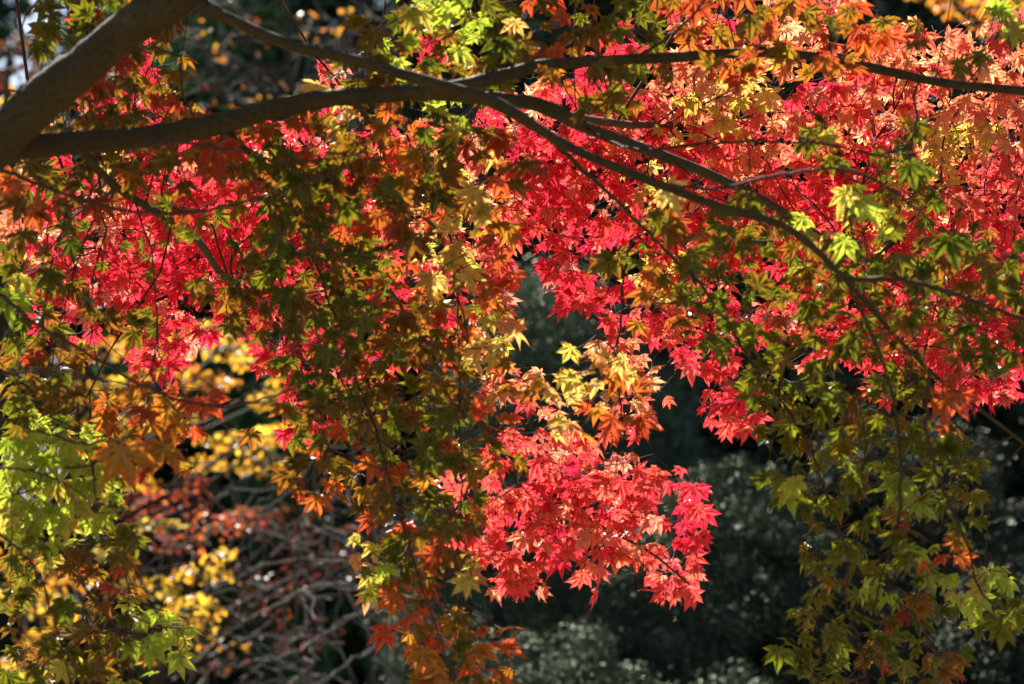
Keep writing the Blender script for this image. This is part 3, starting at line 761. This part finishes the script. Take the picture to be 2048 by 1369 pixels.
ub = [(60, 240, 55, 40, 'o'), (95, 410, 60, 30, 'y'), (140, 440, 60, 30, 'o'), (60, 480, 50, 30, 'o'), (20, 360, 40, 40, 'o'), (130, 380, 40, 20, 'y'), (30, 520, 50, 30, 'o'),
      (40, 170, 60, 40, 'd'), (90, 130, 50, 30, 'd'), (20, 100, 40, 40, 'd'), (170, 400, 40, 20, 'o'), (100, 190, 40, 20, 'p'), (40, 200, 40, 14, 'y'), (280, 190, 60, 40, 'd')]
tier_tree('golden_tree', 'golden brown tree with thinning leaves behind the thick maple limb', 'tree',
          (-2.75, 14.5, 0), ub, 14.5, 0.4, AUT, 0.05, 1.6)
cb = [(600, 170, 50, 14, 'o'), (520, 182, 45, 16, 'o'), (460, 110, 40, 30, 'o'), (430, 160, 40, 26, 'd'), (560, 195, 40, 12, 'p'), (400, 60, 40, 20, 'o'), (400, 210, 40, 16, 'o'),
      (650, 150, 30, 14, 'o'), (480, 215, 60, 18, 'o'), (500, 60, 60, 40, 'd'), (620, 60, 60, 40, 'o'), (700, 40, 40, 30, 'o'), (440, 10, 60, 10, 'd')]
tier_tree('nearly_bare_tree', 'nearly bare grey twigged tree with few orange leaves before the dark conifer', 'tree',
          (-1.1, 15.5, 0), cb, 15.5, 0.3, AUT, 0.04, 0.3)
rb_ = [(1930, 20, 60, 24, 'o'), (1990, 60, 40, 20, 'o'), (1870, -20, 60, 30, 'o'), (2050, 20, 50, 40, 'o'), (1960, -60, 80, 30, 'y'), (2080, 120, 40, 40, 'd')]
tier_tree('golden_tree', 'small orange gold treetop showing above the maple at the upper right corner', 'tree',
          (3.1, 16, 0), rb_, 16, 0.3, AUT, 0.05, 1.8)


# bare shrub: traced grey branches plus a grown tangle
def bare_shrub(name, label, base, traced, d0, n_extra, box, r_tw, seed):
    g = np.random.default_rng(seed)
    t = thing(name, label, 'shrub' if 'shrub' in name else 'tree', base)
    parts, pts = [], []
    for line in traced:
        a = np.array(line, float)
        dd = d0 + g.normal(0, 0.25) + np.linspace(0, g.normal(0, 0.3), len(a))
        wpx = np.linspace(a[0, 2], 2.2, len(a))
        s = spline(np.column_stack((P(a[:, 0], a[:, 1], dd), wpx * K * d0 / 2)), 6)
        s[1:-1, :3] += g.normal(0, 0.006, (len(s) - 2, 3))
        parts.append(tube(s[:, :3], s[:, 3], 6)); pts.append(s[:, :3])
        st = np.array(base)
        if a[0, 0] < 690 and a[0, 1] < 1300 and len(pts) > 1 and 'shrub' in name:   # springs from an older branch
            old = np.vstack(pts[:-1])
            st = old[np.linalg.norm(old - s[0, :3], axis=1).argmin()]
            m_ = st * 0.5 + s[0, :3] * 0.5 + g.normal(0, 0.03, 3)
            parts.append(branchy([(*st, 0.006), (*m_, 0.006), (*s[0, :3], s[0, 3])], 6))
        else:
            m_ = st * 0.35 + s[0, :3] * 0.65 + (s[0, :3] - s[3, :3]) * 1.2 + g.normal(0, 0.08, 3)
            parts.append(branchy([(*st, 0.02), (*m_, 0.014), (*s[0, :3], s[0, 3])], 6))
    pool = np.vstack(pts)
    A, B, ra = [], [], []
    x0, y0, x1, y1 = box
    for _ in range(n_extra):
        s = pool[g.integers(len(pool))]
        ang = g.uniform(0, 2 * np.pi); L = g.uniform(0.08, 0.35)
        pcur = s.copy(); dirv = np.array((math.cos(ang), g.normal(0, 0.5), math.sin(ang)))
        r0 = r_tw * g.uniform(0.6, 1.3)
        for k in range(g.integers(2, 5)):
            nxt = pcur + unit(dirv) * L * g.uniform(0.4, 0.8)
            A.append(pcur); B.append(nxt); ra.append(r0)
            r0 *= 0.75; pcur = nxt; dirv = dirv + g.normal(0, 0.55, 3)
        pool = np.vstack((pool, pcur[None]))
    A, B, ra = np.array(A), np.array(B), np.array(ra)
    parts.append(sticks(A, B, ra, ra * 0.75, 5, 0.08))
    V, F = join(parts)
    mesh_obj('branch', V, F, M_GREY, t)
    return t


bare_shrub('bare_shrub', 'leafless shrub with a tangle of arching grey branches', (0.55, 11.3, 0), [
    [(800, 1200, 9), (760, 1212, 8), (690, 1240, 8), (600, 1300, 7), (480, 1330, 7), (340, 1345, 6)],
    [(830, 1200, 9), (770, 1190, 8), (680, 1170, 8), (600, 1185, 8), (520, 1230, 7), (420, 1290, 6), (350, 1330, 5)],
    [(640, 900, 5), (600, 960, 5), (560, 1000, 5), (500, 1055, 5), (475, 1105, 4)],
    [(740, 1050, 6), (700, 1062, 6), (640, 1060, 6), (600, 1090, 6), (560, 1075, 5), (500, 1055, 4)],
    [(840, 1235, 8), (760, 1288, 8), (700, 1325, 8), (640, 1369, 7), (580, 1420, 6)],
    [(560, 1400, 8), (590, 1360, 8), (622, 1330, 8), (640, 1260, 7), (632, 1195, 6)],
    [(700, 1369, 6), (640, 1350, 6), (560, 1360, 6), (480, 1369, 5)],
    [(690, 1180, 6), (650, 1130, 6), (640, 1080, 5), (655, 1010, 4)],
    [(470, 870, 4), (455, 930, 4), (462, 980, 4), (430, 1000, 3)],
], 11.0, 60, (430, 900, 820, 1369), 0.0042, 3)
bare_shrub('bare_tree', 'leafless tree of fine grey twigs hanging before the dark conifer at the top', (-0.6, 16.5, 0), [
    [(700, 330, 12), (620, 240, 10), (560, 170, 9), (480, 120, 8), (380, 90, 7)],
    [(720, 300, 12), (700, 180, 10), (690, 90, 8), (640, 20, 7), (600, -60, 6)],
    [(700, 240, 9), (640, 130, 8), (560, 90, 7), (470, 20, 6), (420, -40, 5)],
    [(740, 300, 12), (770, 180, 9), (760, 80, 8), (790, 0, 7), (820, -80, 6)],
    [(620, 240, 8), (540, 210, 7), (460, 190, 6), (400, 140, 5)],
    [(690, 90, 8), (720, 40, 6), (700, -20, 5)],
], 16.3, 150, (380, -50, 800, 240), 0.005, 8)


# evergreen shrubs: clumps of small glossy leaves over a rounded body
def evergreen(label, px, d, width, height, seed, n_clump, cols, group='dark evergreen shrubs behind the maple'):
    g = np.random.default_rng(seed)
    x = P(px, 684, d)[0]
    y = P(px, 684, d)[1]
    t = thing('evergreen_shrub', label, 'shrub', (x, y, 0), group)
    pos, nr = [], []
    for k in range(n_clump):
        v = unit(g.normal(0, 1, 3)); v[2] = abs(v[2]) * 1.3 - 0.45
        rad = g.uniform(0.72, 1.02)
        c = np.array((x, y, height * 0.48)) + v * np.array((width, width * 0.8, height * 0.55)) * rad
        if c[2] < 0.1: continue
        cr = g.uniform(0.09, 0.2) * (0.6 + 0.25 * height / 3)
        m = int(g.integers(190, 300))
        u = unit(g.normal(0, 1, (m, 3)))
        p = c + u * cr * g.uniform(0.35, 1.05, (m, 1)) * np.array((1.1, 1.0, 0.75))
        pos.append(p); nr.append(u * 0.7 + np.array((0, -0.1, 0.55)) + g.normal(0, 0.45, (m, 3)))
    pos, nr = np.vstack(pos), np.vstack(nr)
    V, F, c = crown_leaves(pos, nr, 0.023, cols, T_DIA, 0.1)
    mesh_obj('crown', V, F, M_EVER_DARK if cols is E_SHADE else M_EVER, t, c)
    parts = []
    for k in range(5):
        a = g.uniform(0, 6.28)
        e = np.array((x + math.cos(a) * width * 0.6, y + math.sin(a) * width * 0.5, height * g.uniform(0.6, 0.9)))
        parts.append(branchy([(x, y, -0.05, 0.05), (*((np.array((x, y, 0)) + e) / 2 + g.normal(0, 0.08, 3)), 0.035), (*e, 0.01)], 7))
    V, F = join(parts)
    mesh_obj('trunk', V, F, M_TRUNK, t)
    return t


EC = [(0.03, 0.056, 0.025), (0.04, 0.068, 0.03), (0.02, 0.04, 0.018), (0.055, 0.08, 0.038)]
E_GLINT = [(0.055, 0.10, 0.05), (0.08, 0.12, 0.065), (0.04, 0.075, 0.036), (0.10, 0.135, 0.075)]  # lighter copy: sun and sky glints put into the leaf colour
E_SHADE = [(0.011, 0.022, 0.011), (0.016, 0.028, 0.014), (0.009, 0.018, 0.01)]  # darkened copy: deep shade put into the leaf colour
evergreen('rounded grey green evergreen shrub below the hanging coral spray', 1100, 12.2, 0.75, 1.95, 1, 330, EC)
evergreen('tall evergreen with glints put into its grey green colour, seen through the gap in the crimson leaves', 1120, 14.5, 0.95, 4.0, 2, 620, E_GLINT)
evergreen('dark evergreen shrub right of the coral spray tip', 1480, 13.0, 0.9, 2.75, 3, 480, EC)
evergreen('shade darkened evergreen shrub behind the green cascade of maple leaves', 1800, 13.6, 0.95, 3.1, 4, 520, E_SHADE)
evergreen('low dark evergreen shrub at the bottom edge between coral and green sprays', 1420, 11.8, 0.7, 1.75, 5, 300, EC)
evergreen('shade blackened evergreen shrub at the lower right corner', 2010, 12.4, 0.7, 2.2, 6, 300, E_SHADE)


# conifers of the wood behind: drooping tiers of dark needles
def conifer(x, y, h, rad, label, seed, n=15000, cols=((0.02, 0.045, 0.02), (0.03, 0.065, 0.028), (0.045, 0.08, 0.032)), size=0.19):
    g = np.random.default_rng(seed)
    z0 = float(ground_height(np.array(x), np.array(y)))
    t = thing('conifer_tree', label, 'tree', (x, y, z0), 'dark conifers of the wood behind the garden')
    nb = 90
    f = np.sort(g.random(nb)) * 0.92 + 0.05
    az = g.uniform(0, 6.283, nb); L = rad * (1 - f) ** 0.75 + 0.25
    st = np.column_stack((np.full(nb, x), np.full(nb, y), z0 + f * h))
    en = st + np.column_stack((np.cos(az) * L, np.sin(az) * L, -0.25 * L + 0.1))
    k = g.integers(0, nb, n); u = g.random(n) ** 0.7
    p = st[k] + (en[k] - st[k]) * u[:, None] + g.normal(0, 1, (n, 3)) * np.array((0.16, 0.16, 0.12)) * (0.5 + L[k][:, None] * 0.25)
    nr = np.array((0, 0, 0.7)) + g.normal(0, 0.6, (n, 3))
    V, F, c = crown_leaves(p, nr, size, np.array(cols), T_DIA, 0.7)
    mesh_obj('crown', V, F, M_NEEDLE, t, c)
    parts = [branchy([(x, y, z0 - 0.1, 0.02 * h), (x, y, z0 + h * 0.5, 0.012 * h), (x, y, z0 + h, 0.01)], 9),
             sticks(st, en, 0.012 + 0.012 * L, np.full(nb, 0.006), 5)]
    V, F = join(parts)
    mesh_obj('trunk', V, F, M_TRUNK, t)


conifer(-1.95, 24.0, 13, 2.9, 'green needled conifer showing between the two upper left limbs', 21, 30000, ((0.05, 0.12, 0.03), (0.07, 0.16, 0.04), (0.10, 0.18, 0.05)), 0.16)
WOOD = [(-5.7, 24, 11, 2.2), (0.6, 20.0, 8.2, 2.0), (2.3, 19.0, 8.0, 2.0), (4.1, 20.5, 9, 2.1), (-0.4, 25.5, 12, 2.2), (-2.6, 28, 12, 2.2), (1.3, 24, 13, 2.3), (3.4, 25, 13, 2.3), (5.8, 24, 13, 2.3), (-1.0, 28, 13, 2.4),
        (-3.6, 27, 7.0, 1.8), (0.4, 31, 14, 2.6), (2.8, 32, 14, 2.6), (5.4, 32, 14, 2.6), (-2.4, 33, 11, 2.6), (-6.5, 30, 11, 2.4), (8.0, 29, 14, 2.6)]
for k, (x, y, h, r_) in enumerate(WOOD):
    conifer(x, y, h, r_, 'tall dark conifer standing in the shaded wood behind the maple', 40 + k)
